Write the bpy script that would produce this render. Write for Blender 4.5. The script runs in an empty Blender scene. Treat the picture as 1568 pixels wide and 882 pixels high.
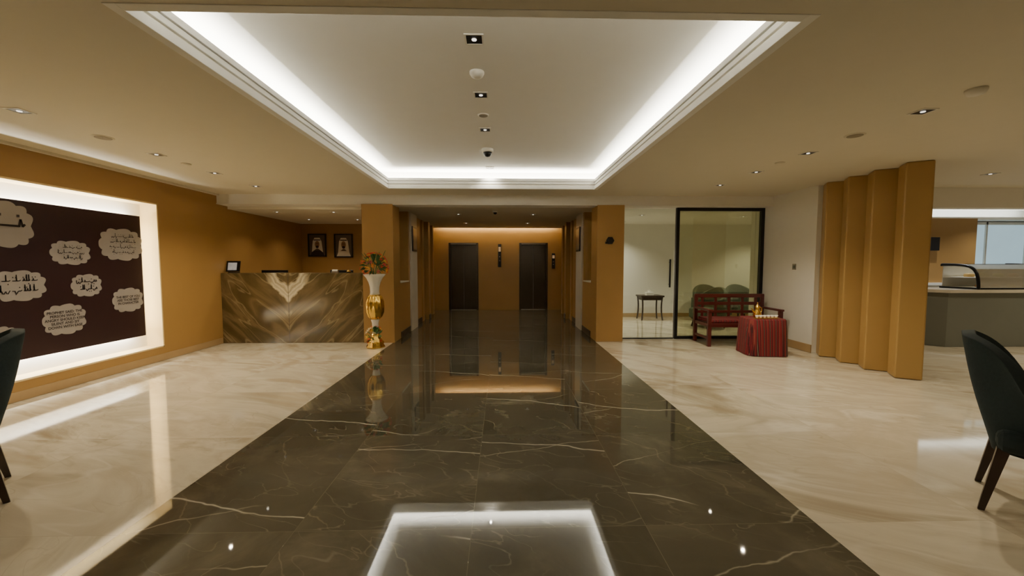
import bpy, bmesh, math, random
from mathutils import Vector, Matrix
random.seed(7)
S=bpy.context.scene
COL=bpy.context.collection
PI=math.pi
# ------------------------------------------------------------------ materials
def newmat(n):
    m=bpy.data.materials.new(n); m.use_nodes=True
    nt=m.node_tree; b=nt.nodes['Principled BSDF']; return m,nt,b
def N(nt,t,**k):
    n=nt.nodes.new(t)
    for a,v in k.items(): setattr(n,a,v)
    return n
def pmat(name,c,rough=.5,metal=0.,var=.12,scale=6.,emit=0.,bump=0.,coat=0.,stretch=None,ecol=None):
    m,nt,b=newmat(name)
    tc=N(nt,'ShaderNodeTexCoord'); no=N(nt,'ShaderNodeTexNoise'); no.inputs['Scale'].default_value=scale; no.inputs['Detail'].default_value=4
    mp=N(nt,'ShaderNodeMapping')
    if stretch: mp.inputs['Scale'].default_value=stretch
    nt.links.new(tc.outputs['Object'],mp.inputs[0]); nt.links.new(mp.outputs[0],no.inputs['Vector'])
    mx=N(nt,'ShaderNodeMix',data_type='RGBA')
    mx.inputs[6].default_value=(c[0]*(1-var),c[1]*(1-var),c[2]*(1-var),1)
    mx.inputs[7].default_value=(min(1,c[0]*(1+var)),min(1,c[1]*(1+var)),min(1,c[2]*(1+var)),1)
    nt.links.new(no.outputs['Fac'],mx.inputs[0]); nt.links.new(mx.outputs[2],b.inputs['Base Color'])
    b.inputs['Roughness'].default_value=rough; b.inputs['Metallic'].default_value=metal
    if coat: b.inputs['Coat Weight'].default_value=coat; b.inputs['Coat Roughness'].default_value=.08
    if emit:
        e=ecol or c
        b.inputs['Emission Color'].default_value=(*e,1); b.inputs['Emission Strength'].default_value=emit
    if bump:
        bp=N(nt,'ShaderNodeBump'); bp.inputs['Strength'].default_value=bump; bp.inputs['Distance'].default_value=.01
        nt.links.new(no.outputs['Fac'],bp.inputs['Height']); nt.links.new(bp.outputs[0],b.inputs['Normal'])
    return m
def ramp(nt,pts):
    r=N(nt,'ShaderNodeValToRGB'); e=r.color_ramp.elements
    while len(e)<len(pts): e.new(.5)
    for i,(p,c) in enumerate(pts):
        e[i].position=p; e[i].color=(*c,1) if len(c)==3 else c
    return r
def tile_lines(nt,sx,sy,w=.0025,off=(0,0,0),shift=6.):
    """brick grid in floor space + a position output that jumps from slab to slab"""
    g=N(nt,'ShaderNodeNewGeometry'); mp=N(nt,'ShaderNodeMapping'); mp.inputs['Location'].default_value=off
    nt.links.new(g.outputs['Position'],mp.inputs[0])
    br=N(nt,'ShaderNodeTexBrick',offset=0.0); br.inputs['Scale'].default_value=1; br.inputs['Brick Width'].default_value=sx
    br.inputs['Row Height'].default_value=sy; br.inputs['Mortar Size'].default_value=w; br.inputs['Mortar Smooth'].default_value=.1
    br.inputs['Color1'].default_value=(0,0,0,1); br.inputs['Color2'].default_value=(1,1,1,1); br.inputs['Mortar'].default_value=(.5,.5,.5,1)
    nt.links.new(mp.outputs[0],br.inputs['Vector'])
    sc=N(nt,'ShaderNodeVectorMath',operation='SCALE'); sc.inputs['Scale'].default_value=shift; nt.links.new(br.outputs['Color'],sc.inputs[0])
    ad=N(nt,'ShaderNodeVectorMath',operation='ADD'); nt.links.new(g.outputs['Position'],ad.inputs[0]); nt.links.new(sc.outputs[0],ad.inputs[1])
    return ad.outputs[0],br
def contour(nt,src,scale,width,rot=0,stretch=(1,1,1),detail=2,dist=0.,level=.5):
    """thin iso-lines of a stretched noise: long natural veins"""
    mp=N(nt,'ShaderNodeMapping'); mp.inputs['Rotation'].default_value=(0,0,rot)
    mp2=N(nt,'ShaderNodeMapping'); mp2.inputs['Scale'].default_value=stretch
    nt.links.new(src,mp.inputs[0]); nt.links.new(mp.outputs[0],mp2.inputs[0])
    n1=N(nt,'ShaderNodeTexNoise'); n1.inputs['Scale'].default_value=scale; n1.inputs['Detail'].default_value=detail; n1.inputs['Roughness'].default_value=.35; n1.inputs['Distortion'].default_value=dist
    nt.links.new(mp2.outputs[0],n1.inputs['Vector'])
    s=N(nt,'ShaderNodeMath',operation='SUBTRACT'); nt.links.new(n1.outputs['Fac'],s.inputs[0]); s.inputs[1].default_value=level
    a=N(nt,'ShaderNodeMath',operation='ABSOLUTE'); nt.links.new(s.outputs[0],a.inputs[0])
    r=ramp(nt,[(0,(1,1,1)),(width*.4,(.7,.7,.7)),(width,(0,0,0))]); nt.links.new(a.outputs[0],r.inputs[0])
    return r.outputs[0]
def lines(nt,src,freq,width,rot,wob=.3,nscale=1.2):
    """nearly straight hairline veins: fract(y'*freq + noise)"""
    mp=N(nt,'ShaderNodeMapping'); mp.inputs['Rotation'].default_value=(0,0,rot); nt.links.new(src,mp.inputs[0])
    sp=N(nt,'ShaderNodeSeparateXYZ'); nt.links.new(mp.outputs[0],sp.inputs[0])
    n1=N(nt,'ShaderNodeTexNoise'); n1.inputs['Scale'].default_value=nscale; n1.inputs['Detail'].default_value=5; n1.inputs['Roughness'].default_value=.45; nt.links.new(mp.outputs[0],n1.inputs['Vector'])
    a=N(nt,'ShaderNodeMath',operation='MULTIPLY'); nt.links.new(sp.outputs[1],a.inputs[0]); a.inputs[1].default_value=freq
    b=N(nt,'ShaderNodeMath',operation='MULTIPLY_ADD'); nt.links.new(n1.outputs['Fac'],b.inputs[0]); b.inputs[1].default_value=wob; nt.links.new(a.outputs[0],b.inputs[2])
    f=N(nt,'ShaderNodeMath',operation='FRACT'); nt.links.new(b.outputs[0],f.inputs[0])
    s=N(nt,'ShaderNodeMath',operation='SUBTRACT'); nt.links.new(f.outputs[0],s.inputs[0]); s.inputs[1].default_value=.5
    c=N(nt,'ShaderNodeMath',operation='ABSOLUTE'); nt.links.new(s.outputs[0],c.inputs[0])
    r=ramp(nt,[(0,(1,1,1)),(width*.4,(.6,.6,.6)),(width,(0,0,0))]); nt.links.new(c.outputs[0],r.inputs[0]); return r.outputs[0]
def mask(nt,src,scale,lo,hi):
    nm=N(nt,'ShaderNodeTexNoise'); nm.inputs['Scale'].default_value=scale; nt.links.new(src,nm.inputs['Vector'])
    rm=ramp(nt,[(lo,(0,0,0)),(hi,(1,1,1))]); nt.links.new(nm.outputs['Fac'],rm.inputs[0]); return rm.outputs[0]
def mul(nt,a,bv):
    m=N(nt,'ShaderNodeMath',operation='MULTIPLY'); nt.links.new(a,m.inputs[0])
    if isinstance(bv,(int,float)): m.inputs[1].default_value=bv
    else: nt.links.new(bv,m.inputs[1])
    return m.outputs[0]
def mixc(nt,fac,a,bc):
    mx=N(nt,'ShaderNodeMix',data_type='RGBA')
    nt.links.new(fac,mx.inputs[0])
    for s,i in ((a,6),(bc,7)):
        if isinstance(s,tuple): mx.inputs[i].default_value=(*s,1)
        else: nt.links.new(s,mx.inputs[i])
    return mx.outputs[2]
def marble_dark():
    m,nt,b=newmat('dark_marble')
    pos,br=tile_lines(nt,.958,1.2,.0022,(2.08,.3,0),9.)
    n=N(nt,'ShaderNodeTexNoise'); n.inputs['Scale'].default_value=1.3; n.inputs['Detail'].default_value=8; n.inputs['Roughness'].default_value=.62; n.inputs['Distortion'].default_value=.6
    nt.links.new(pos,n.inputs['Vector'])
    r=ramp(nt,[(.3,(.046,.040,.025)),(.55,(.078,.068,.043)),(.75,(.145,.125,.085))]); nt.links.new(n.outputs['Fac'],r.inputs[0])
    t=mixc(nt,mul(nt,br.outputs['Color'],.25),r.outputs[0],(.10,.087,.06))
    v1=mul(nt,lines(nt,pos,.75,.006,.20,.45,.8),mask(nt,pos,.8,.40,.5))
    v2=mul(nt,lines(nt,pos,1.0,.006,-.28,.6,1.0),mask(nt,pos,1.1,.44,.55))
    v3=mul(nt,lines(nt,pos,1.7,.012,.9,1.4,1.6),mask(nt,pos,1.5,.44,.6))
    v4=mul(nt,contour(nt,pos,4.5,.012,rot=.4,stretch=(.6,1.5,1),detail=5,dist=.7),mask(nt,pos,2.0,.42,.6))
    c=mixc(nt,mul(nt,v1,.8),t,(.66,.60,.48))
    c=mixc(nt,mul(nt,v2,.6),c,(.5,.45,.34))
    c=mixc(nt,mul(nt,v3,.32),c,(.35,.30,.2))
    c=mixc(nt,mul(nt,v4,.28),c,(.34,.30,.22))
    c=mixc(nt,mul(nt,br.outputs['Fac'],.4),c,(.19,.17,.12))
    nt.links.new(c,b.inputs['Base Color']); b.inputs['Roughness'].default_value=.03; b.inputs['IOR'].default_value=1.6
    return m
def marble_light():
    m,nt,b=newmat('cream_marble')
    pos,br=tile_lines(nt,1.2,1.2,.002,(.85,.3,0),.35)
    mp=N(nt,'ShaderNodeMapping'); mp.inputs['Rotation'].default_value=(0,0,.5)
    mp2=N(nt,'ShaderNodeMapping'); mp2.inputs['Scale'].default_value=(.55,1.4,1); nt.links.new(pos,mp.inputs[0]); nt.links.new(mp.outputs[0],mp2.inputs[0])
    n=N(nt,'ShaderNodeTexNoise'); n.inputs['Scale'].default_value=.8; n.inputs['Detail'].default_value=9; n.inputs['Roughness'].default_value=.6; n.inputs['Distortion'].default_value=1.5
    nt.links.new(mp2.outputs[0],n.inputs['Vector'])
    r=ramp(nt,[(.27,(.33,.27,.18)),(.38,(.51,.435,.315)),(.47,(.70,.63,.485)),(.58,(.59,.515,.385)),(.68,(.76,.70,.565)),(.8,(.53,.46,.335))]); nt.links.new(n.outputs['Fac'],r.inputs[0])
    c=mixc(nt,mul(nt,mul(nt,contour(nt,pos,.9,.06,rot=.55,stretch=(.6,1.5,1),detail=6,dist=1.2,level=.45),mask(nt,pos,.6,.45,.62)),.6),r.outputs[0],(.38,.29,.18))
    c=mixc(nt,mul(nt,mul(nt,contour(nt,pos,1.2,.012,rot=.3,stretch=(.5,1.5,1),detail=4,dist=.5),mask(nt,pos,1,.4,.6)),.35),c,(.9,.84,.72))
    c=mixc(nt,mul(nt,mul(nt,contour(nt,pos,2.2,.012,rot=.5,stretch=(.5,1.6,1),detail=6,dist=1.0),mask(nt,pos,1.4,.42,.6)),.26),c,(.34,.26,.17))
    c=mixc(nt,mul(nt,br.outputs['Fac'],.35),c,(.36,.29,.20))
    nt.links.new(c,b.inputs['Base Color']); b.inputs['Roughness'].default_value=.055; b.inputs['IOR'].default_value=1.57
    return m
def marble_counter(xc=-3.9):
    m,nt,b=newmat('bookmatched_brown_marble')
    g=N(nt,'ShaderNodeNewGeometry'); sp=N(nt,'ShaderNodeSeparateXYZ'); nt.links.new(g.outputs['Position'],sp.inputs[0])
    s=N(nt,'ShaderNodeMath',operation='SUBTRACT'); nt.links.new(sp.outputs[0],s.inputs[0]); s.inputs[1].default_value=xc
    a=N(nt,'ShaderNodeMath',operation='ABSOLUTE'); nt.links.new(s.outputs[0],a.inputs[0])
    cb=N(nt,'ShaderNodeCombineXYZ'); nt.links.new(a.outputs[0],cb.inputs[0]); nt.links.new(sp.outputs[2],cb.inputs[1])
    mp=N(nt,'ShaderNodeMapping'); mp.inputs['Rotation'].default_value=(0,0,-.75)
    mp2=N(nt,'ShaderNodeMapping'); mp2.inputs['Scale'].default_value=(.5,1.7,1)
    nt.links.new(cb.outputs[0],mp.inputs[0]); nt.links.new(mp.outputs[0],mp2.inputs[0])
    w=N(nt,'ShaderNodeTexNoise'); w.inputs['Scale'].default_value=1.5; w.inputs['Distortion'].default_value=.9; w.inputs['Detail'].default_value=6
    nt.links.new(mp2.outputs[0],w.inputs['Vector'])
    r=ramp(nt,[(.25,(.055,.035,.013)),(.42,(.10,.070,.028)),(.5,(.175,.122,.054)),(.58,(.082,.062,.025)),(.75,(.15,.105,.045))]); nt.links.new(w.outputs['Fac'],r.inputs[0])
    d=N(nt,'ShaderNodeMath',operation='SUBTRACT'); nt.links.new(sp.outputs[2],d.inputs[0])
    k=N(nt,'ShaderNodeMath',operation='MULTIPLY_ADD'); nt.links.new(a.outputs[0],k.inputs[0]); k.inputs[1].default_value=1.0; k.inputs[2].default_value=.80; nt.links.new(k.outputs[0],d.inputs[1])
    nz=N(nt,'ShaderNodeTexNoise'); nz.inputs['Scale'].default_value=5; nz.inputs['Detail'].default_value=5; nt.links.new(cb.outputs[0],nz.inputs['Vector'])
    ad=N(nt,'ShaderNodeMath',operation='MULTIPLY_ADD'); nt.links.new(nz.outputs['Fac'],ad.inputs[0]); ad.inputs[1].default_value=.25; nt.links.new(d.outputs[0],ad.inputs[2])
    rv=ramp(nt,[(.06,(0,0,0)),(.11,(1,1,1)),(.17,(.6,.6,.6)),(.21,(1,1,1)),(.26,(.4,.4,.4)),(.31,(.9,.9,.9)),(.38,(0,0,0))]); nt.links.new(ad.outputs[0],rv.inputs[0])
    lim=ramp(nt,[(.27,(1,1,1)),(.40,(0,0,0))]); nt.links.new(a.outputs[0],lim.inputs[0])
    c=mixc(nt,mul(nt,mul(nt,rv.outputs[0],lim.outputs[0]),.9),r.outputs[0],(.66,.56,.38))
    c=mixc(nt,mul(nt,contour(nt,cb.outputs[0],1.8,.018,rot=-.75,stretch=(.5,2.0,1),detail=4,dist=.8),.5),c,(.36,.28,.15))
    nt.links.new(c,b.inputs['Base Color']); b.inputs['Roughness'].default_value=.15
    return m
def stripes(name,cols,freq=9,axis='xy'):
    m,nt,b=newmat(name)
    tc=N(nt,'ShaderNodeTexCoord'); sp=N(nt,'ShaderNodeSeparateXYZ'); nt.links.new(tc.outputs['Object'],sp.inputs[0])
    a=N(nt,'ShaderNodeMath',operation='ADD'); nt.links.new(sp.outputs[0],a.inputs[0])
    nt.links.new(sp.outputs[1],a.inputs[1])
    mu=N(nt,'ShaderNodeMath',operation='MULTIPLY'); nt.links.new(a.outputs[0],mu.inputs[0]); mu.inputs[1].default_value=freq
    fr=N(nt,'ShaderNodeMath',operation='FRACT'); nt.links.new(mu.outputs[0],fr.inputs[0])
    r=ramp(nt,cols); r.color_ramp.interpolation='CONSTANT'; nt.links.new(fr.outputs[0],r.inputs[0])
    nt.links.new(r.outputs[0],b.inputs['Base Color']); b.inputs['Roughness'].default_value=.85
    return m
def glassmat(name='clear_glass',tint=(.9,.93,.9),refl=.10):
    m,nt,b=newmat(name); nt.nodes.remove(b)
    o=nt.nodes['Material Output']; t=N(nt,'ShaderNodeBsdfTransparent'); t.inputs[0].default_value=(*tint,1)
    g=N(nt,'ShaderNodeBsdfGlossy'); g.inputs['Roughness'].default_value=.01
    l=N(nt,'ShaderNodeFresnel'); l.inputs[0].default_value=1.45
    ma=N(nt,'ShaderNodeMath',operation='MULTIPLY_ADD'); nt.links.new(l.outputs[0],ma.inputs[0]); ma.inputs[1].default_value=.9; ma.inputs[2].default_value=refl*.3
    mx=N(nt,'ShaderNodeMixShader'); nt.links.new(ma.outputs[0],mx.inputs[0]); nt.links.new(t.outputs[0],mx.inputs[1]); nt.links.new(g.outputs[0],mx.inputs[2]); nt.links.new(mx.outputs[0],o.inputs[0])
    return m
M_dark=marble_dark(); M_light=marble_light(); M_counter=marble_counter()
M_orange=pmat('ochre_panel',(.375,.212,.062),.42,var=.08,scale=2.2)
M_fin=pmat('gold_ochre_paint',(.43,.265,.085),.38,var=.06,scale=2)
M_white=pmat('white_paint',(.80,.77,.69),.7,var=.03)
M_ceil=pmat('ceiling_paint',(.70,.65,.52),.75,var=.02)
M_tray=pmat('coffer_paint',(.88,.87,.82),.7,var=.02)
M_base=pmat('beige_skirting',(.42,.28,.13),.35)
M_basedark=pmat('dark_skirting',(.06,.045,.03),.3)
M_black=pmat('black_metal',(.012,.012,.013),.35,.3)
M_dkwood=pmat('dark_wood',(.03,.014,.008),.35,var=.3,scale=5,stretch=(8,1,1))
M_red=pmat('red_stained_wood',(.095,.014,.011),.35,var=.25,scale=6,stretch=(1,6,6))
M_teal=pmat('dark_teal_fabric',(.014,.026,.028),.85,var=.2,scale=60,bump=.2)
M_green=pmat('green_fabric',(.085,.105,.075),.85,var=.15,scale=40)
M_gold=pmat('polished_gold',(.85,.55,.12),.22,1.,var=.1,scale=20)
M_porc=pmat('white_porcelain',(.85,.82,.74),.15,var=.03)
M_bronze=pmat('bronze_lift_steel',(.075,.058,.042),.28,.85,var=.15,scale=3,stretch=(20,20,.6))
M_steel=pmat('brushed_steel',(.35,.31,.26),.3,1.,var=.1,scale=6)
M_glass=glassmat()
M_lamp=pmat('lamp_glow',(1,.95,.85),.5,emit=2.0,ecol=(1,.93,.8))
M_poster=pmat('maroon_print',(.022,.007,.009),.35,var=.15,scale=1.5)
M_cloud=pmat('grey_print',(.28,.25,.23),.6,var=.06)
M_ink=pmat('dark_ink',(.03,.02,.02),.6)
M_grey=pmat('grey_counter',(.16,.165,.135),.45,var=.05)
M_cream=pmat('cream_frame',(.80,.62,.32),.5,var=.03)
M_pilaster=pmat('pale_stone',(.62,.59,.52),.3,var=.12,scale=3)
# ------------------------------------------------------------------ mesh helpers
def empty(name,loc=(0,0,0),rz=0):
    o=bpy.data.objects.new(name,None); o.location=loc; o.rotation_euler=(0,0,rz); COL.objects.link(o); o.empty_display_size=.2; return o
def obj(name,verts,faces,mat,parent=None,smooth=False,loc=(0,0,0)):
    me=bpy.data.meshes.new(name); me.from_pydata([tuple(v) for v in verts],[],faces); me.update()
    o=bpy.data.objects.new(name,me); COL.objects.link(o); o.location=loc
    if mat: me.materials.append(mat)
    if smooth:
        for p in me.polygons: p.use_smooth=True
    if parent: o.parent=parent
    return o
def fixn(o):
    bm=bmesh.new(); bm.from_mesh(o.data); bmesh.ops.recalc_face_normals(bm,faces=bm.faces); bm.to_mesh(o.data); bm.free()
BF=[(0,3,2,1),(4,5,6,7),(0,1,5,4),(1,2,6,5),(2,3,7,6),(3,0,4,7)]
def boxdata(x0,x1,y0,y1,z0,z1):
    return [(x0,y0,z0),(x1,y0,z0),(x1,y1,z0),(x0,y1,z0),(x0,y0,z1),(x1,y0,z1),(x1,y1,z1),(x0,y1,z1)]
def box(name,x0,x1,y0,y1,z0,z1,mat,parent=None,bev=0,rot=None):
    c=Vector(((x0+x1)/2,(y0+y1)/2,(z0+z1)/2))
    v=[Vector(q)-c for q in boxdata(x0,x1,y0,y1,z0,z1)]
    o=obj(name,v,BF,mat,parent,loc=c)
    if rot: o.rotation_euler=rot
    if bev:
        md=o.modifiers.new('bevel','BEVEL'); md.width=bev; md.segments=3; md.limit_method='ANGLE'
    return o
def boxes(name,lst,mat,parent=None,bev=0):
    vs=[];fs=[]
    for b in lst:
        k=len(vs); vs+=boxdata(*b); fs+=[tuple(i+k for i in f) for f in BF]
    o=obj(name,vs,fs,mat,parent)
    if bev:
        md=o.modifiers.new('bevel','BEVEL'); md.width=bev; md.segments=2; md.limit_method='ANGLE'
    return o
def lathe(name,prof,mat,parent=None,seg=32,loc=(0,0,0),flute=0,nf=12,smooth=True):
    vs=[];fs=[]
    for r,z in prof:
        for i in range(seg):
            a=2*PI*i/seg; rr=r*(1+flute*math.cos(nf*a)) if r>.02 else r
            vs.append((rr*math.cos(a),rr*math.sin(a),z))
    for j in range(len(prof)-1):
        for i in range(seg):
            k=(i+1)%seg; fs.append((j*seg+i,j*seg+k,(j+1)*seg+k,(j+1)*seg+i))
    fs.append(tuple(reversed(range(seg)))); fs.append(tuple((len(prof)-1)*seg+i for i in range(seg)))
    return obj(name,vs,fs,mat,parent,smooth,loc)
def tube(name,pts,r,mat,parent=None,radii=None,cyc=False):
    c=bpy.data.curves.new(name,'CURVE'); c.dimensions='3D'; c.bevel_depth=r; c.bevel_resolution=4; c.use_fill_caps=True
    s=c.splines.new('NURBS' if len(pts)>2 else 'POLY'); s.points.add(len(pts)-1)
    for i,p in enumerate(pts):
        s.points[i].co=(*p,1)
        if radii: s.points[i].radius=radii[i]
    if len(pts)>2: s.order_u=3; s.use_endpoint_u=True
    o=bpy.data.objects.new(name,c); COL.objects.link(o); c.materials.append(mat)
    if parent: o.parent=parent
    return o
def prism(name,poly,z0,z1,mat,parent=None,bev=0,loc=(0,0,0)):
    n=len(poly); vs=[(x,y,z0) for x,y in poly]+[(x,y,z1) for x,y in poly]
    fs=[tuple(reversed(range(n))),tuple(range(n,2*n))]+[(i,(i+1)%n,(i+1)%n+n,i+n) for i in range(n)]
    o=obj(name,vs,fs,mat,parent,loc=loc); fixn(o)
    if bev:
        md=o.modifiers.new('b','BEVEL'); md.width=bev; md.segments=3; md.limit_method='ANGLE'
    return o
def area(name,loc,sx,sy,power,col,rot=(0,0,0),parent=None):
    l=bpy.data.lights.new(name,'AREA'); l.shape='RECTANGLE'; l.size=sx; l.size_y=sy; l.energy=power; l.color=col
    o=bpy.data.objects.new(name,l); o.location=loc; o.rotation_euler=rot; COL.objects.link(o)
    if parent: o.parent=parent
    return o
def spot(name,loc,power,col=(1,.82,.55),ang=110,blend=.8,parent=None,rad=.018,rot=(0,0,0)):
    l=bpy.data.lights.new(name,'SPOT'); l.energy=power; l.color=col; l.spot_size=math.radians(ang); l.spot_blend=blend; l.shadow_soft_size=rad
    o=bpy.data.objects.new(name,l); o.location=loc; o.rotation_euler=rot; COL.objects.link(o)
    if parent: o.parent=parent
    return o
def pchild(o,par): o.parent=par; o.matrix_parent_inverse=Matrix.Translation(-par.location); return o
H=2.70; TX0,TX1,TY0,TY1=-1.87,1.56,2.10,6.72; LIPT=H+.17; TZ=3.02
XL,XR=-5.1,5.05; CX0,CX1=-1.97,1.76; YB=7.35; YE=12.6; YREAR=-3.0; XRR=12.0
# ------------------------------------------------------------------ floor
box('floor',XL-.3,XRR,YREAR,13.0,-.12,-.004,M_light)
prism('floor_runner',[(-2.08,YREAR),(1.75,YREAR),(1.75,YB),(2.4,YB+.6),(2.4,13),(-2.6,13),(-2.6,YB+.6),(-2.0,YB)],-.05,0,M_dark)
# ------------------------------------------------------------------ ceilings
O=.26
boxes('ceiling',[(XL-.3,TX0,YREAR,YB,H,H+.06),(TX1,XRR,YREAR,6.5,H,H+.06),(TX1,XR+.3,6.5,YB,H,H+.06),(TX0,TX1,YREAR,TY0,H,H+.06),(TX0,TX1,TY1,YB,H,H+.06)],M_ceil)
def ring(x0,x1,y0,y1,t,z0,z1):
    return [(x0-t,x0,y0-t,y1+t,z0,z1),(x1,x1+t,y0-t,y1+t,z0,z1),(x0,x1,y0-t,y0,z0,z1),(x0,x1,y1,y1+t,z0,z1)]
boxes('trim_coffer',ring(TX0+.005,TX1-.005,TY0+.005,TY1-.005,.06,H-.004,H+.055)+ring(TX0-.02,TX1+.02,TY0-.02,TY1+.02,.05,H+.055,H+.078)+ring(TX0-.002,TX1+.002,TY0-.002,TY1+.002,.05,H+.078,H+.115)+ring(TX0-.012,TX1+.012,TY0-.012,TY1+.012,.03,H+.115,H+.125)+ring(TX0+.004,TX1-.004,TY0+.004,TY1-.004,.03,H+.125,LIPT),M_tray,bev=.003)
boxes('ceiling_coffer',[(TX0-O-.05,TX1+O+.05,TY0-O-.05,TY1+O+.05,TZ,TZ+.05)]+ring(TX0-O,TX1+O,TY0-O,TY1+O,.05,H+.06,TZ),M_tray)
cw=(1,.965,.88)
cov=empty('cove_light_strip',((TX0+TX1)/2,(TY0+TY1)/2,H+.09))
pchild(boxes('led_channel',[(TX0-.13,TX0-.09,TY0,TY1,H+.06,H+.085),(TX1+.09,TX1+.13,TY0,TY1,H+.06,H+.085),(TX0,TX1,TY1+.09,TY1+.13,H+.06,H+.085),(TX0,TX1,TY0-.13,TY0-.09,H+.06,H+.085)],M_steel),cov)
LY=TY1-TY0; LX=TX1-TX0; cy=(TY0+TY1)/2; cx=(TX0+TX1)/2; PW=22.
tl=math.radians(34)
for nm,loc,sx,sy,e,rot in [('led_a',(TX0-.11,cy,H+.095),.03,LY+.2,PW*LY,(PI,-tl,0)),('led_b',(TX1+.11,cy,H+.095),.03,LY+.2,PW*LY,(PI,tl,0)),
   ('led_c',(cx,TY1+.11,H+.095),LX+.2,.03,PW*LX,(PI-tl,0,0)),('led_d',(cx,TY0-.11,H+.095),LX+.2,.03,PW*LX,(PI+tl,0,0))]:
    pchild(area(nm,loc,sx,sy,e,cw,rot),cov)
box('ceiling_beam',XL-.3,XR+.2,YB,YB+.28,2.52,H+.06,M_white)
box('trim_beam',XL,XR,YB-.015,YB,2.52,2.535,M_white)
box('ceiling_corridor',-2.6,2.3,YB+.28,12.15,2.55,2.75,M_ceil)
boxes('ceiling_lift_cove',[(-2.6,2.3,12.15,12.8,2.9,2.95),(-2.6,2.3,12.15,12.2,2.55,2.95)],M_white)
lc=empty('lift_cove_light',(-.13,12.25,2.62)); pchild(area('led_strip',(-.13,12.3,2.66),3.6,.04,60,(1,.88,.62),(math.radians(140),0,0)),lc)
pchild(box('ledge',-2.1,1.9,12.2,12.24,2.55,2.6,M_white),lc)
# ------------------------------------------------------------------ left wall with poster niche
NY0,NY1,NZ0,NZ1=2.5,6.1,.2,2.34
boxes('wall_left',[(XL-.3,XL,YREAR,NY0,0,H),(XL-.3,XL,NY1,YB,0,H),(XL-.3,XL,NY0,NY1,0,NZ0),(XL-.3,XL,NY0,NY1,NZ1,H),(XL-.3,XL-.25,NY0,NY1,NZ0,NZ1)],M_orange)
box('wall_left_niche',XL-.25,XL-.235,NY0,NY1,NZ0,NZ1,M_white)
boxes('trim_niche',[(XL-.235,XL+.004,NY1-.02,NY1,NZ0,NZ1),(XL-.235,XL+.004,NY0,NY0+.02,NZ0,NZ1),(XL-.235,XL+.004,NY0,NY1,NZ0,NZ0+.02),(XL-.235,XL+.004,NY0,NY1,NZ1-.02,NZ1)],M_cream)
box('baseboard_left',XL,XL+.012,YREAR,YB,0,.1,M_base)
box('trim_left_top',XL,XL+.05,YREAR,YB,H-.03,H,M_ceil)
PO=empty('wall_poster',(XL-.12,4.35,1.26)); PX=XL-.085
pchild(box('panel',PX-.04,PX,2.72,5.90,.41,2.13,M_poster,bev=.003),PO)
NX=XL-.16
pchild(area('backlight_top',(NX-.02,4.3,2.08),.04,3.1,36,(1,.95,.84),(0,PI,0)),PO)
pchild(area('backlight_bottom',(NX-.02,4.3,.46),.04,3.1,36,(1,.95,.84),(0,0,0)),PO)
pchild(area('backlight_end',(NX-.02,5.85,1.27),.04,1.6,12,(1,.84,.55),(PI/2,0,0)),PO)
TXT={7:"PROPHET SAID: THE\nPERSON WHO IS\nANGRY SHOULD KEEP\nSILENT AND SIT\nDOWN WITH EASE",6:"THE BEST OF YOU\nARE THOSE BEST\nIN CHARACTER"}
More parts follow.
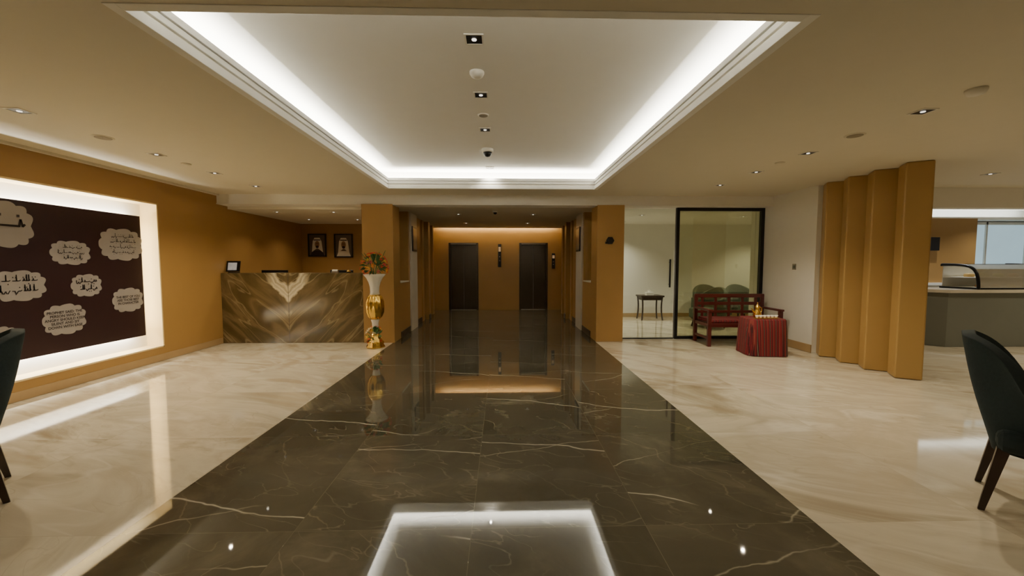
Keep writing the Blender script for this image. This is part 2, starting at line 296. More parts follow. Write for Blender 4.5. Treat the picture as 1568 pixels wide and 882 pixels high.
def cloud(cy_,cz,w,h,idx,lns):
    vs=[(0,0)];n=88; nb=11
    for i in range(n):
        a=2*PI*i/n; s=abs(math.sin(a*nb/2)); r=1+.13*s
        sx=math.copysign(abs(math.cos(a))**.75,math.cos(a)); sz=math.copysign(abs(math.sin(a))**.75,math.sin(a))
        vs.append((w/2*.93*r*sx,h/2*.93*r*sz))
    v3=[(0.0,p[0],p[1]) for p in vs]; f=[(0,1+i,1+(i+1)%n) for i in range(n)]
    pchild(obj('cloud_%d'%idx,v3,f,M_cloud,loc=(PX+.004,cy_,cz)),PO)
    if idx in TXT:
        c=bpy.data.curves.new('lettering','FONT'); c.body=TXT[idx]; c.size=.043; c.align_x='CENTER'; c.align_y='CENTER'; c.offset=.0008
        o=bpy.data.objects.new('lettering_%d'%idx,c); COL.objects.link(o); c.materials.append(M_ink); o.location=(PX+.007,cy_,cz); o.rotation_euler=(PI/2,0,PI/2); pchild(o,PO); return
    V=[];F=[]
    def stroke(pts,wd):
        for (a0,b0),(a1,b1) in zip(pts[:-1],pts[1:]):
            L=math.hypot(a1-a0,b1-b0) or 1; nx,ny=-(b1-b0)/L*wd,(a1-a0)/L*wd; ex,ey=(a1-a0)/L*wd*.5,(b1-b0)/L*wd*.5
            k=len(V); V.extend([(.004,a0-nx-ex,b0-ny-ey),(.004,a1-nx+ex,b1-ny+ey),(.004,a1+nx+ex,b1+ny+ey),(.004,a0+nx-ex,b0+ny-ey)]); F.append((k,k+1,k+2,k+3))
    def arabic(y0,y1,z,s,wd):
        """script-like words: baseline with bowls, ascenders and dots"""
        y=y1
        while y>y0+s:
            nl=random.randint(2,4); pts=[(y,z+s*.1)]
            for q in range(nl):
                kind=random.choice('btla')
                if kind=='b': pts+=[(y-s*.15,z),(y-s*.35,z)]; y-=s*.4
                elif kind=='t': pts+=[(y-s*.1,z),(y-s*.18,z+s*.35),(y-s*.26,z),(y-s*.4,z)]; y-=s*.4
                elif kind=='l': pts+=[(y-s*.1,z),(y-s*.12,z+s*.95),(y-s*.14,z),(y-s*.3,z)]; y-=s*.3
                else: pts+=[(y-s*.1,z-s*.05),(y-s*.25,z-s*.35),(y-s*.45,z-s*.3),(y-s*.5,z-s*.02)]; y-=s*.5
                if random.random()<.5: dz=random.choice((.55,-.5)); stroke([(y+s*.15,z+s*dz),(y+s*.08,z+s*dz)],wd*1.2)
            pts=[(max(p,y0),q) for p,q in pts]
            stroke(pts,wd); y-=s*.25
    if lns==1: arabic(-w*.3,w*.36,-h*.02,h*.42,.011)
    else:
        for L in range(lns):
            z=(lns/2-L-.5)*h*.68/lns; ww=w*(.34 if abs(L-(lns-1)/2)<.6 else .29); arabic(-ww,ww,z,h*.34/lns*1.25,.0028 if lns>2 else .005)
    pchild(obj('lettering_%d'%idx,V,F,M_ink,loc=(PX+.004,cy_,cz)),PO)
for i,(a,b_,w,h,l) in enumerate([(4.30,1.86,.55,.47,1),(4.95,1.58,.44,.28,3),(5.60,1.71,.60,.42,4),(5.11,1.18,.36,.27,2),(4.41,1.21,.50,.32,2),(5.65,.95,.44,.32,3),(4.84,.79,.46,.35,5),(4.22,.66,.3,.26,2),(3.5,1.6,.55,.4,3),(3.6,.95,.5,.35,3)]): cloud(a,b_,w,h,i+1,l)
# ------------------------------------------------------------------ rear & far right walls
box('wall_rear',XL-.3,XRR,YREAR-.1,YREAR,0,H,M_white)
box('wall_right',XRR,XRR+.1,YREAR,9.2,0,2.95,M_white)
# ------------------------------------------------------------------ reception
boxes('wall_reception',[(XL-.3,XL,YB,10.4,0,2.52),(XL,-2.5,10.35,10.45,0,2.6),(-2.62,-2.5,YB+.45,10.35,0,2.6)],M_orange)
box('ceiling_reception',XL-.1,-2.5,YB+.28,10.45,2.47,2.53,M_ceil)
RD=empty('reception_desk',(-3.83,7.7,0))
pchild(box('front_slab',XL+.002,-2.53,YB+.02,YB+.08,.0,1.25,M_counter),RD)
pchild(box('top',XL+.002,-2.56,YB+.02,YB+.38,1.25,1.285,M_counter,bev=.004),RD)
pchild(box('worktop',XL+.002,-2.64,YB+.2,YB+.85,.72,.76,M_dkwood),RD)
pchild(box('joint',-3.9,-3.896,YB+.016,YB+.02,.0,1.25,M_basedark),RD)
sk=pmat('portrait_skin',(.35,.2,.12),.6); pg=pmat('portrait_ground',(.12,.09,.07),.4)
def portrait(x0,x1,z0,z1,y):
    p=empty('framed_portrait',((x0+x1)/2,y,(z0+z1)/2)); w=(x1-x0)/2; h=(z1-z0)/2
    boxes('frame',[(-w,w,-.03,0,-h,-h+.03),(-w,w,-.03,0,h-.03,h),(-w,-w+.03,-.03,0,-h,h),(w-.03,w,-.03,0,-h,h)],M_black,p)
    box('backing',-w+.02,w-.02,-.012,0,-h+.02,h-.02,pg,p)
    def disc(n,cx_,cz,rx,rz,mt,yy):
        v=[(cx_+rx*math.cos(2*PI*i/28),yy,cz+rz*math.sin(2*PI*i/28)) for i in range(28)]
        obj(n,v,[tuple(range(28))],mt,p)
    wh=M_porc
    obj('robe',[(-w*.75,-.014,-h+.03),(w*.75,-.014,-h+.03),(w*.55,-.014,-h*.45),(-w*.55,-.014,-h*.45)],[(0,1,2,3)],M_ink if x0<-4.5 else wh,p)
    obj('headcloth',[(-w*.6,-.016,-h*.6),(-w*.1,-.016,-h*.3),(w*.1,-.016,-h*.3),(w*.62,-.016,-h*.62),(w*.48,-.016,h*.35),(w*.28,-.016,h*.66),(-w*.28,-.016,h*.66),(-w*.48,-.016,h*.35)],[tuple(range(8))],wh,p)
    disc('face',0,h*.08,w*.25,h*.3,sk,-.018); disc('beard',0,-h*.14,w*.17,h*.12,M_ink,-.019)
    box('agal',-w*.36,w*.36,-.022,-.017,h*.42,h*.5,M_ink,p); box('eyes',-w*.15,w*.15,-.0205,-.019,h*.12,h*.16,M_ink,p)
portrait(-4.93,-4.47,1.64,2.22,10.35); portrait(-4.27,-3.80,1.62,2.22,10.35)
TB=empty('tablet_stand',(-4.97,YB+.18,1.285))
box('screen',-.12,.12,-.01,.01,.02,.22,M_black,TB,rot=(-.2,0,0)); box('picture',-.09,.07,-.016,-.012,.05,.19,pmat('screen_picture',(.5,.5,.52),.3,var=.5,scale=18,emit=.3),TB,rot=(-.2,0,0)); box('foot',-.07,.07,-.05,.07,0,.015,M_black,TB)
for x,w_ in ((-4.45,.25),(-3.15,.22)):
    MN=empty('desktop_monitor',(x,YB+.6,.76)); box('display',-w_,w_,-.02,.02,.2,.57,M_black,MN,bev=.006); box('stem',-.03,.03,-.01,.03,0,.25,M_black,MN); box('stand',-.12,.12,-.08,.1,0,.015,M_black,MN)
BC=empty('business_card_holder',(-3.1,YB+.16,1.285)); box('tray',-.06,.06,-.03,.03,0,.03,M_steel,BC); box('cards',-.05,.05,-.015,.01,.01,.06,M_white,BC,rot=(-.3,0,0))
PH=empty('desk_bell',(-2.85,YB+.16,1.285)); lathe('base',[(.045,0),(.045,.012),(.01,.014)],M_black,PH); lathe('dome',[(.04,.014),(.038,.03),(.025,.045),(.006,.052),(.006,.062)],M_gold,PH)
# ------------------------------------------------------------------ corridor walls
def corridor(sgn,xw,nm):
    def bb(a,b,y0,y1,z0,z1):
        x0=xw+sgn*a; x1=xw+sgn*b; return (min(x0,x1),max(x0,x1),y0,y1,z0,z1)
    wcol=.56 if sgn<0 else .50
    boxes('wall_corridor_'+nm,[bb(0,wcol,YB-.02,YB+.45,0,2.53),bb(.28,.42,YB+.45,8.5,0,2.55),bb(.0,.42,YB+.45,8.5,0,1.08),bb(0,.42,8.5,8.62,0,2.55),
        bb(.05,.42,9.25,10.5,0,2.55),bb(0.02,.42,10.1,10.3,0,2.55),bb(-.06,.42,10.5,10.75,0,2.55),bb(.12,.42,10.75,11.5,0,2.55),bb(.0,.42,11.5,11.7,0,2.55),bb(.3,.42,11.7,12.7,0,2.95)],M_orange)
    boxes('trim_ledge_'+nm,[bb(-.015,.28,YB+.46,8.49,1.08,1.10)],M_white)
    boxes('wall_pilaster_'+nm,[bb(-.03,.40,8.62,9.25,0,2.55)],M_pilaster)
    boxes('baseboard_corridor_'+nm,[bb(-.012,0,YB+.45,8.6,0,.12),bb(-.072,-.06,10.5,10.75,0,.12),bb(.038,.05,9.25,10.5,0,.12),bb(.108,.12,10.75,11.5,0,.12)],M_basedark)
    p=empty('framed_picture',(xw-sgn*.03,8.93,2.0)); s=-sgn
    def lb(n,x0,x1,*r,mt): 
        a,b=sorted((s*x0,s*x1)); return box(n,a,b,*r,mt,p)
    lb('frame',0,.025,-.2,.2,-.27,.27,mt=M_black); lb('print',.025,.028,-.16,.16,-.23,.23,mt=pmat('print_'+nm,(.28,.22,.15),.3,var=.6,scale=9))
corridor(-1,CX0,'left'); corridor(1,CX1,'right')
D1=(-1.66,-.73); D2=(.56,1.46); DT=2.12
boxes('wall_lift',[(-2.6,D1[0],YE,YE+.2,0,2.95),(D1[1],D2[0],YE,YE+.2,0,2.95),(D2[1],2.3,YE,YE+.2,0,2.95),(D1[0],D1[1],YE,YE+.2,DT,2.95),(D2[0],D2[1],YE,YE+.2,DT,2.95)],M_orange)
for i,(a,b) in enumerate([D1,D2]):
    d=empty('door_%d'%(i+1),((a+b)/2,YE,0)); w=(b-a)/2
    boxes('frame',[(-w,-w+.06,-.02,.14,0,DT),(w-.06,w,-.02,.14,0,DT),(-w+.06,w-.06,-.02,.14,DT-.07,DT)],M_bronze,d,bev=.004)
    boxes('leaves',[(-w+.06,-.003,.1,.13,0.01,DT-.07),(.003,w-.06,.1,.13,0.01,DT-.07)],M_bronze,d)
    box('lintel_strip',-w+.07,w-.07,-.026,-.02,DT-.05,DT-.02,M_steel,d)
    box('sill',-w+.06,w-.06,0,.12,0,.012,M_steel,d)
dg=pmat('display_glow',(.5,.35,.2),.3,emit=.4)
def panel(x,z,w,h,nm='lift_call_panel'):
    p=empty(nm,(x,YE-.001,z)); box('plate',-w,w,-.02,0,-h,h,M_black,p,bev=.004); box('display',-w*.7,w*.7,-.024,-.02,h*.35,h*.75,dg,p)
    for k in (-.1,-.45): lathe('button',[(.018,0),(.018,.01),(.012,.013)],M_steel,p,16,loc=(0,-.02,h*k)).rotation_euler=(PI/2,0,0)
panel(-.06,1.72,.05,.36); panel(1.64,1.55,.05,.24)
# ------------------------------------------------------------------ right side: glass room
GY=7.6
boxes('wall_waiting_room',[(2.18,2.26,YB+.45,10.9,0,2.6),(2.18,8.2,10.85,10.95,0,2.6),(8.1,8.2,7.99,10.85,0,2.6)],M_white)
boxes('wall_right_return',[(XR,XR+.22,6.30,7.84,0,H+.0)],M_white)
box('wall_waiting_front',XR+.0,8.2,7.85,7.98,0,2.75,M_white)
box('baseboard_right',XR-.014,XR,6.30,7.55,0,.13,M_base)
box('baseboard_waiting',2.26,8.1,10.835,10.85,0,.1,M_base)
box('ceiling_waiting_room',2.2,8.2,YB+.28,10.95,2.53,2.6,M_white)
GP=empty('glass_partition',(2.8,GY,0))
pchild(box('pane',2.27,3.32,GY-.006,GY+.006,.02,2.5,M_glass),GP)
pchild(boxes('fittings',[(2.262,2.31,GY-.02,GY+.02,2.24,2.30),(2.262,2.31,GY-.02,GY+.02,1.22,1.28),(2.262,2.31,GY-.02,GY+.02,.25,.31),(2.27,3.33,GY-.012,GY+.012,0,.02)],M_black),GP)
GD=empty('glass_door',(4.2,GY,0))
pchild(boxes('frame',[(3.34,3.40,GY-.035,GY+.035,0,2.52),(4.98,5.045,GY-.035,GY+.035,0,2.52),(3.40,4.98,GY-.035,GY+.035,2.46,2.52),(3.40,4.98,GY-.035,GY+.035,0,.05)],M_black,bev=.004),GD)
pchild(box('pane',3.40,4.98,GY-.005,GY+.005,.05,2.46,glassmat('tinted_glass',(.78,.80,.66),.2)),GD)
pchild(boxes('handle',[(3.21,3.24,GY-.06,GY-.03,1.0,1.54),(3.215,3.235,GY-.04,GY+.0,1.05,1.07),(3.215,3.235,GY-.04,GY+.0,1.47,1.49)],M_black,bev=.005),GP)
LS=empty('light_switch',(XR,6.75,1.4)); box('plate',-.012,0,-.04,.04,-.05,.05,M_steel,LS,bev=.004); box('rocker',-.018,-.012,-.02,.02,-.025,.025,M_grey,LS)
SG=empty('wall_speaker',(2.0,YB-.02,1.88)); lathe('disc',[(.075,0),(.075,.02),(.05,.03)],M_black,SG,6).rotation_euler=(PI/2,0,0); box('bracket',-.09,.03,-.02,0,-.06,-.02,M_black,SG)
ST=empty('side_table',(3.88,10.3,0))
box('top',-.3,.3,-.22,.22,.6,.64,M_dkwood,ST,bev=.006); box('apron',-.26,.26,-.18,.18,.52,.6,M_dkwood,ST)
for sx in (-1,1):
    for sy in (-1,1): tube('leg',[(sx*.26,sy*.18,.6),(sx*.22,sy*.15,.3),(sx*.27,sy*.19,0)],.02,M_dkwood,ST)
tubs=empty('tissue_box',(3.85,10.25,.64)); box('carton',-.1,.1,-.06,.06,0,.08,M_white,tubs,bev=.004)
obj('tissue',[(-.04,0,.08),(.04,.01,.08),(.06,.0,.13),(-.05,.02,.14),(0,-.01,.17)],[(0,1,2,4,3)],M_porc,tubs)
def tubchair(name,x,y,rz):
    e=empty(name,(x,y,0),rz)
    box('seat',-.28,.28,-.32,.22,.2,.44,M_green,e,bev=.05)
    vs=[];fs=[];n=20
    for i in range(n+1):
        a=-.12*PI+1.24*PI*i/n
        hz=.66+.26*max(0,math.sin(a))**1.2
        for r in (.33,.41):
            cx_,cy_=r*math.cos(a),r*.9*math.sin(a)-.02
            vs+= [(cx_,cy_,.15),(cx_,cy_,hz)]
    for i in range(n):
        k=i*4; 
        fs+=[(k,k+4,k+5,k+1),(k+2,k+3,k+7,k+6),(k+1,k+5,k+7,k+3),(k,k+2,k+6,k+4)]
    fs+=[(0,1,3,2),(n*4,n*4+2,n*4+3,n*4+1)]
    o=obj('back',vs,fs,M_green,e,True); fixn(o); md=o.modifiers.new('b','BEVEL'); md.width=.02; md.segments=3; md.limit_method='ANGLE'
    for sx in (-1,1):
        for sy in (-1,1): tube('leg',[(sx*.2,sy*.2,.22),(sx*.24,sy*.24,0)],.018,M_dkwood,e)
tubchair('tub_chair',4.75,9.0,math.radians(-75))
for i in range(3): tubchair('tub_chair',5.35+i*.85,10.1,.0)
# ------------------------------------------------------------------ fins
FN=empty('fin_column_screen',(5.1,5.5,0))
def fin(cx_,cy_,a,w,t):
    p=[]
    for sx,sy in ((-1,-1),(1,-1),(1,1),(-1,1)):
        X=sx*w/2; Y=sy*t/2; p.append((cx_+X*math.cos(a)-Y*math.sin(a),cy_+X*math.sin(a)+Y*math.cos(a)))
    return p
for i,(x,y) in enumerate([(5.16,6.10),(5.15,5.71),(5.15,5.32),(5.17,4.91)]):
    pchild(prism('fin_%d'%(i+1),fin(x,y,math.radians(60),.27,.265),0,H,M_fin,bev=.018),FN)
# ------------------------------------------------------------------ bench, table, coffee pot
BN=empty('red_wooden_bench',(4.27,7.1,0),-.03)
W=.65
V=[]
for sx in (-1,1):
    x=sx*(W-.03)
    V+=[(x-.03,x+.03,-.30,-.24,0,.62),(x-.03,x+.03,.24,.30,0,.88),(x-.035,x+.035,-.32,.26,.62,.655),(x-.02,x+.02,-.24,.24,.12,.16),(x-.02,x+.02,-.24,.24,.34,.40)]
V+=[(-W,W,-.30,-.26,.34,.40),(-W,W,.24,.29,.34,.40),(-W,W,.245,.285,.82,.89),(-W,W,.25,.28,.68,.74),(-W,W,.25,.28,.53,.58),(-W+.06,W-.06,-.27,.25,.395,.415)]
for i in range(5): 
    x=-W+.15+i*(2*W-.3)/4; V.append((x-.025,x+.025,.252,.276,.40,.84))
boxes('frame',V,M_red,BN,bev=.006)
sadu=stripes('sadu_fabric',[(0,(.19,.012,.016)),(.30,(.02,.01,.01)),(.38,(.30,.22,.15)),(.42,(.02,.01,.01)),(.50,(.20,.012,.018)),(.70,(.06,.006,.008)),(.84,(.24,.04,.03))],11)
box('cushion',-W+.06,W-.06,-.27,.24,.415,.47,sadu,BN,bev=.02)
TBL=empty('cloth_covered_table',(4.21,6.29,0),-.12)
vs=[];fs=[];n=160; hw,hd=.27,.22
def sq(t,hw,hd,off):
    a=2*PI*t; c_,s_=math.cos(a),math.sin(a); e=.3
    return (math.copysign(abs(c_)**e,c_)*(hw+off),math.copysign(abs(s_)**e,s_)*(hd+off))
rows=[(.575,-.02,0),(.58,0,0),(.56,.012,0),(.4,.02,.5),(.2,.026,.8),(.0,.032,1)]
for z,off,pl in rows:
    for i in range(n):
        t=i/n; o_=off+pl*.007*math.sin(2*PI*t*22)
        x,y=sq(t,hw,hd,o_); vs.append((x,y,z+.003))
for j in range(len(rows)-1):
    for i in range(n): k=(i+1)%n; fs.append((j*n+i,(j+1)*n+i,(j+1)*n+k,j*n+k))
fs.append(tuple(range(n)))
o=obj('tablecloth',vs,fs,sadu,TBL,True); fixn(o)
CP=empty('coffee_pot',(4.17,6.36,.583),.3)
lathe('body',[(.05,0),(.055,.01),(.062,.04),(.055,.08),(.032,.12),(.028,.14),(.04,.165),(.038,.17),(.02,.19),(.006,.215),(.01,.225),(.003,.24)],M_gold,CP)
tube('spout',[(-.05,0,.06),(-.09,0,.09),(-.10,0,.13),(-.14,0,.15)],.012,M_gold,CP,radii=[1.5,1.1,.8,.4]); tube('handle',[(.03,0,.15),(.09,0,.16),(.10,0,.09),(.055,0,.05)],.008,M_gold,CP)
TR=empty('cup_tray',(4.22,6.20,.583))
box('tray',-.19,.19,-.05,.05,0,.008,M_gold,TR,bev=.003)
for i in range(6): lathe('cup_%d'%i,[(.014,.008),(.018,.012),(.028,.05),(.026,.05),(.016,.014)],M_porc,TR,16,loc=(-.155+i*.062,0.0,0))
# ------------------------------------------------------------------ vase
VZ=empty('flower_vase',(-2.20,6.95,0))
lathe('foot',[(.15,0),(.155,.02),(.13,.05),(.14,.09),(.10,.14),(.075,.18),(.07,.24)],M_gold,VZ,48,flute=.06,nf=8)
lathe('stem',[(.055,.24),(.05,.30),(.055,.42),(.075,.50)],M_porc,VZ)
lathe('gold_ring',[(.08,.28),(.085,.30),(.06,.33)],M_gold,VZ,32,flute=.08,nf=10)
lathe('gold_body',[(.075,.49),(.12,.54),(.15,.62),(.155,.72),(.15,.80),(.12,.88),(.09,.92)],M_gold,VZ,60,flute=.05,nf=10)
lathe('trumpet',[(.085,.91),(.075,.97),(.08,1.05),(.10,1.13),(.14,1.21),(.19,1.27),(.185,1.275),(.13,1.21),(.09,1.13)],M_porc,VZ,48,flute=.02,nf=8)
PC=[(.75,.02,.02),(.9,.25,.03),(.9,.55,.06),(.7,.06,.14),(.9,.8,.6)]
PM=[pmat('petal_%d'%i,c,.7,var=.2,scale=30) for i,c in enumerate(PC)]; ML=pmat('leaf',(.05,.13,.03),.6,var=.4,scale=20)
def bouquet(par,n,cx_,cy_,cz,rx,rz,idx):
    V=[[] for _ in idx]; F=[[] for _ in idx]; LV=[];LF=[]
    for i in range(n):
        a=random.uniform(0,2*PI); el=random.uniform(-.25,1)*PI/2
        d=Vector((math.cos(a)*math.cos(el),math.sin(a)*math.cos(el),math.sin(el)))
        c=Vector((cx_+d.x*rx,cy_+d.y*rx,cz+d.z*rz)); q=d.to_track_quat('Z','Y'); r=random.uniform(.035,.06)
        m=i%len(idx)
        for layer,(np_,tilt,s) in enumerate(((6,.35,1),(5,.8,.75),(4,1.2,.5))):
            for k in range(np_):
                b=2*PI*k/np_+layer*.5; w=.55/np_*3
                pts=[(0,0,0),(math.cos(b-w*.5)*.6*math.cos(tilt),math.sin(b-w*.5)*.6*math.cos(tilt),.6*math.sin(tilt)),(math.cos(b)*math.cos(tilt),math.sin(b)*math.cos(tilt),math.sin(tilt)),(math.cos(b+w*.5)*.6*math.cos(tilt),math.sin(b+w*.5)*.6*math.cos(tilt),.6*math.sin(tilt))]
                kk=len(V[m]); V[m]+=[c+q@(Vector(p)*r*s) for p in pts]; F[m].append((kk,kk+1,kk+2,kk+3))
    for i in range(n):
        a=random.uniform(0,2*PI); el=random.uniform(-.35,1)*PI/2
        d=Vector((math.cos(a)*math.cos(el),math.sin(a)*math.cos(el),math.sin(el))); b0=Vector((cx_+d.x*rx*.5,cy_+d.y*rx*.5,cz+d.z*rz*.5)); t=Vector((cx_+d.x*rx*1.12,cy_+d.y*rx*1.12,cz+d.z*rz*1.1))
        s=d.cross(Vector((random.random(),random.random(),random.random()))).normalized()*.022; mid=(b0+t)/2+Vector((0,0,.02)); k=len(LV); LV+=[b0,mid+s,t,mid-s]; LF.append((k,k+1,k+2,k+3))
    for i,ci in enumerate(idx): obj('blossoms_%d'%i,V[i],F[i],PM[ci],par)
    obj('leaves',LV,LF,ML,par)
bouquet(VZ,100,0,0,1.39,.22,.24,[0,1,2,0,3])
bouquet(VZ,30,0.02,-.1,.17,.15,.20,[0,2,4])
for k in range(9):
    a=k*.7; tube('sprig',[(0,0,1.2),(.1*math.cos(a),.1*math.sin(a),1.5),(.2*math.cos(a),.2*math.sin(a),1.68-.01*k)],.004,ML,VZ)
# ------------------------------------------------------------------ dining chairs
def dining_chair(x,y,rz):
    e=empty('dining_chair',(x,y,0),rz)
    box('seat',-.25,.25,-.27,.22,.36,.49,M_teal,e,bev=.045)
    nu,nv=20,12; G=[]
    for j in range(nv+1):
        v=j/nv
        for i in range(nu+1):
            u=-1+2*i/nu
            w=.235+.045*v
            top=.66+.36*(1-abs(u)**5*.8)
            z=.34+(top-.34)*v
            wrap=.34*max(0,abs(u)-.45)**1.3*2.0*(1-.25*v)
            yb=.20+.15*v**1.4+.03*math.sin(v*PI) - wrap
            G.append((w*u*(1-.04*max(0,abs(u)-.7)),yb,z))
    F=[(j*(nu+1)+i,j*(nu+1)+i+1,(j+1)*(nu+1)+i+1,(j+1)*(nu+1)+i) for j in range(nv) for i in range(nu)]
    b=obj('backrest',G,F,M_teal,e,True); md=b.modifiers.new('s','SOLIDIFY'); md.thickness=.06; md.offset=0
    md=b.modifiers.new('bv','BEVEL'); md.width=.02; md.segments=3; md.limit_method='ANGLE'; md.angle_limit=math.radians(50)
    md=b.modifiers.new('ss','SUBSURF'); md.levels=1; md.render_levels=1
    for n_,(a,c,sx,sy) in enumerate([(-.21,-.22,-.01,-.02),(.21,-.22,.01,-.02),(-.20,.19,-.03,.07),(.20,.19,.03,.07)]):
        vs=[]
        for z,h,k in ((.38,.026,0),(.0,.014,1)):
            X=a+sx*k; Y=c+sy*k; vs+=[(X-h,Y-h,z),(X+h,Y-h,z),(X+h,Y+h,z),(X-h,Y+h,z)]
        o=obj('leg_%d'%(n_+1),vs,[(0,1,2,3),(7,6,5,4),(0,4,5,1),(1,5,6,2),(2,6,7,3),(3,7,4,0)],M_dkwood,e); fixn(o)
    return e
dining_chair(3.17,2.15,math.radians(40.5)); dining_chair(-3.35,2.37,math.radians(-40.5))
# ------------------------------------------------------------------ cafe
box('ceiling_bulkhead',XR+.2,XRR,6.42,6.6,2.37,H+.06,M_white)
box('ceiling_cafe',XR+.2,XRR,6.6,9.3,2.67,2.75,M_white)
box('wall_kitchen_back',8.2,XRR,8.9,9.0,0,2.92,M_white)
box('wall_kitchen_end',8.2,8.3,7.98,8.9,0,2.92,M_orange)
cv=empty('cafe_cove_light',(10,8.6,2.5)); pchild(boxes('valance',[(8.3,XRR,8.55,8.6,2.42,2.48),(8.3,XRR,8.6,8.9,2.42,2.44)],M_white),cv)
pchild(area('led_strip',(10.1,8.7,2.47),3.4,.05,15,(.85,.93,1),(PI,0,0)),cv)
box('wall_brown_panel',9.0,10.15,8.3,8.4,1.05,2.42,M_orange)
BCk=empty('back_counter',(10,8.5,0)); pchild(boxes('cabinet',[(8.32,11.98,8.25,8.88,0,1.0),(8.32,11.98,8.2,8.88,1.0,1.05)],M_white),BCk)
TV=empty('wall_television',(8.95,8.15,1.87)); box('screen',-.20,.20,-.03,.03,-.14,.14,M_black,TV,bev=.005); box('bracket',-.02,.02,.03,.15,-.04,.04,M_black,TV)
WN=empty('window_1',(11,8.89,1.7)); pchild(box('pane',10.2,11.95,8.85,8.88,1.1,2.36,pmat('blue_glass',(.35,.45,.48),.1,emit=.8,ecol=(.42,.60,.68),var=.3,scale=1.2)),WN)
pchild(boxes('mullions',[(10.17,10.22,8.82,8.9,1.06,2.4),(11.0,11.04,8.82,8.9,1.06,2.4),(10.17,12,8.82,8.9,2.34,2.4)],M_white),WN)
CC=empty('cafe_counter',(9,7,0))
pchild(prism('body',[(7.50,7.05),(7.76,6.70),(11.2,6.70),(11.2,7.4),(7.50,7.4)],0,.95,M_grey),CC)
pchild(prism('top',[(7.44,7.03),(7.72,6.64),(11.25,6.64),(11.25,7.45),(7.44,7.45)],.95,1.0,pmat('cream_top',(.62,.56,.45),.25)),CC)
DC=empty('glass_display_case',(9.55,7.05,1.0))
pr=[(-.30,0),(-.30,.14),(-.24,.36),(-.05,.44),(.3,.44)]
for x in (-1.2,0.05,1.3):
    tube('rib',[(x,a,b) for a,b in pr],.024,M_black,DC)
Vg=[(x,a,b) for x in (-1.2,1.3) for a,b in pr]; obj('curved_glass',Vg,[(i,i+1,i+6,i+5) for i in range(4)],M_glass,DC)
boxes('base',[(-1.22,1.32,-.31,.31,0,.03),(-1.22,1.32,.28,.31,.41,.45)],M_black,DC)
boxes('shelves',[(-1.18,1.28,-.1,.3,.2,.21),(-1.18,1.28,.29,.3,.03,.41),(-1.18,1.28,-.28,.28,.03,.036)],M_white,DC)
pm=[pmat('pastry_%d'%i,(.6,.3+.08*i,.12),.6) for i in range(4)]
for i in range(8): lathe('pastry',[(.05,.036),(.06,.05),(.04,.08),(.01,.09)],pm[i%4],DC,16,loc=(-1.0+i*.29,-.15,0)); lathe('cake',[(.07,.21),(.07,.26),(.05,.275),(.01,.28)],pm[(i+1)%4],DC,16,loc=(-.9+i*.28,.1,0))
CM=empty('coffee_machine',(8.75,8.5,1.05)); box('body',-.14,.14,-.12,.12,0,.34,M_steel,CM,bev=.02); box('tray',-.12,.12,-.2,-.1,0,.04,M_black,CM); tube('spout',[(0,-.12,.25),(0,-.17,.25),(0,-.17,.18)],.012,M_black,CM)
# ------------------------------------------------------------------ ceiling fittings
SP=1.95
def downlight(x,y,z,p,col=(1,.87,.64),ang=125,s=.055):
    e=empty('downlight',(x,y,z))
    boxes('bezel',[(-s-.012,s+.012,-s-.012,-s,-.006,.0),(-s-.012,s+.012,s,s+.012,-.006,.0),(-s-.012,-s,-s,s,-.006,.0),(s,s+.012,-s,s,-.006,.0)],M_white,e)
    box('baffle',-s,s,-s,s,-.003,-.001,M_black,e)
    lathe('lamp',[(.016,-.008),(.018,-.004)],M_lamp,e,16,smooth=False)
    spot('beam',(0,0,-.03),p*SP,col,ang,1.0,e)
    return e
for y in (3.45,4.75,5.68,6.6): downlight(-3.95,y,H,42)
for y in (3.27,4.5,5.42,6.32): downlight(3.47,y,H,42)
for y in (1.0,-1.2):
    for x in (-3.95,-.2,3.47): downlight(x,y,H,16)  # unseen downlights added behind the camera to help light the room
downlight(6.8,5.45,H,45); downlight(6.8,3.2,H,45); downlight(9.5,3.5,H,60); downlight(9.5,5.6,H,60)
for y in (2.9,3.82,4.78,6.62): downlight(-.19,y,TZ,12,(1,.92,.78))
for x,y in ((-.95,8.9),(.7,8.9),(-.95,10.8),(.7,10.8)): downlight(x,y,2.55,16,(1,.84,.58),s=.045)
for x,y in ((-4.4,8.0),(-3.3,8.0),(-4.4,9.3),(-3.3,9.3)): downlight(x,y,2.47,16,(1,.84,.58),s=.045)
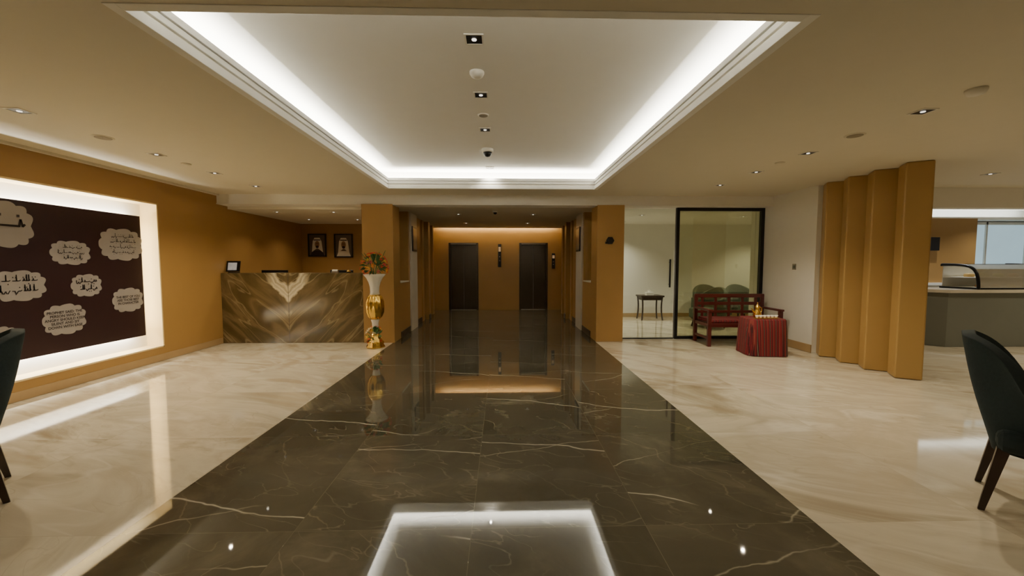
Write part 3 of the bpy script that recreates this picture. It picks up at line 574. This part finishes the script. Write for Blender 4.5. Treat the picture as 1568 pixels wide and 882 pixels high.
for x,y in ((3.1,8.8),(3.1,10.1),(5.5,9.0),(6.8,9.9)): downlight(x,y,2.53,60,(1,.92,.74),s=.045)  # added in place of a strip light to keep the waiting room bright
for x in (8.6,10.2): downlight(x,7.5,2.67,45,(.95,.97,1))
Mgr=pmat('grille',(.28,.24,.17),.6,var=.4,scale=200)
def roundthing(nm,x,y,z,r,h,mt,grille=False):
    e=empty(nm,(x,y,z)); lathe('body',[(r*.35,-h),(r*.8,-h*.8),(r,-h*.3),(r,0)],mt,e,28)
    if grille: lathe('grille',[(r*.75,-h-.002),(r*.8,-h+.004)],Mgr,e,28,smooth=False)
    return e
for x,y in ((-3.95,4.14),(3.45,3.88)): roundthing('ceiling_speaker',x,y,H,.085,.008,M_ceil,True)
for x,y in ((-3.95,5.18),(3.45,4.93)): roundthing('ceiling_sensor',x,y,H,.055,.02,M_ceil)
roundthing('smoke_detector',3.42,2.86,H,.06,.045,M_white); roundthing('smoke_detector',-.2,3.38,TZ,.06,.045,M_white); roundthing('ceiling_speaker',-.19,4.32,TZ,.06,.01,M_white,True)
e=empty('dome_camera',(-.19,5.56,TZ)); lathe('mount',[(.075,-.05),(.08,-.03),(.08,0)],M_white,e); lathe('dome',[(.005,-.11),(.035,-.10),(.055,-.075),(.06,-.05)],M_black,e)
e=empty('dome_camera',(-.13,8.3,2.55)); lathe('mount',[(.05,-.04),(.055,-.02),(.055,0)],M_white,e); lathe('dome',[(.005,-.08),(.03,-.07),(.04,-.04)],M_black,e)
# ------------------------------------------------------------------ world & camera
w=bpy.data.worlds.new('World'); S.world=w; w.use_nodes=True; w.node_tree.nodes['Background'].inputs[0].default_value=(.9,.8,.6,1); w.node_tree.nodes['Background'].inputs[1].default_value=.05
cd=bpy.data.cameras.new('camera'); cd.sensor_width=36; cd.lens=36*610/1568; cd.clip_start=.02; cd.clip_end=100
co=bpy.data.objects.new('camera',cd); co.location=(0,0,1.44); co.rotation_euler=(math.radians(90-3.38),0,math.radians(-1.5)); COL.objects.link(co); S.camera=co
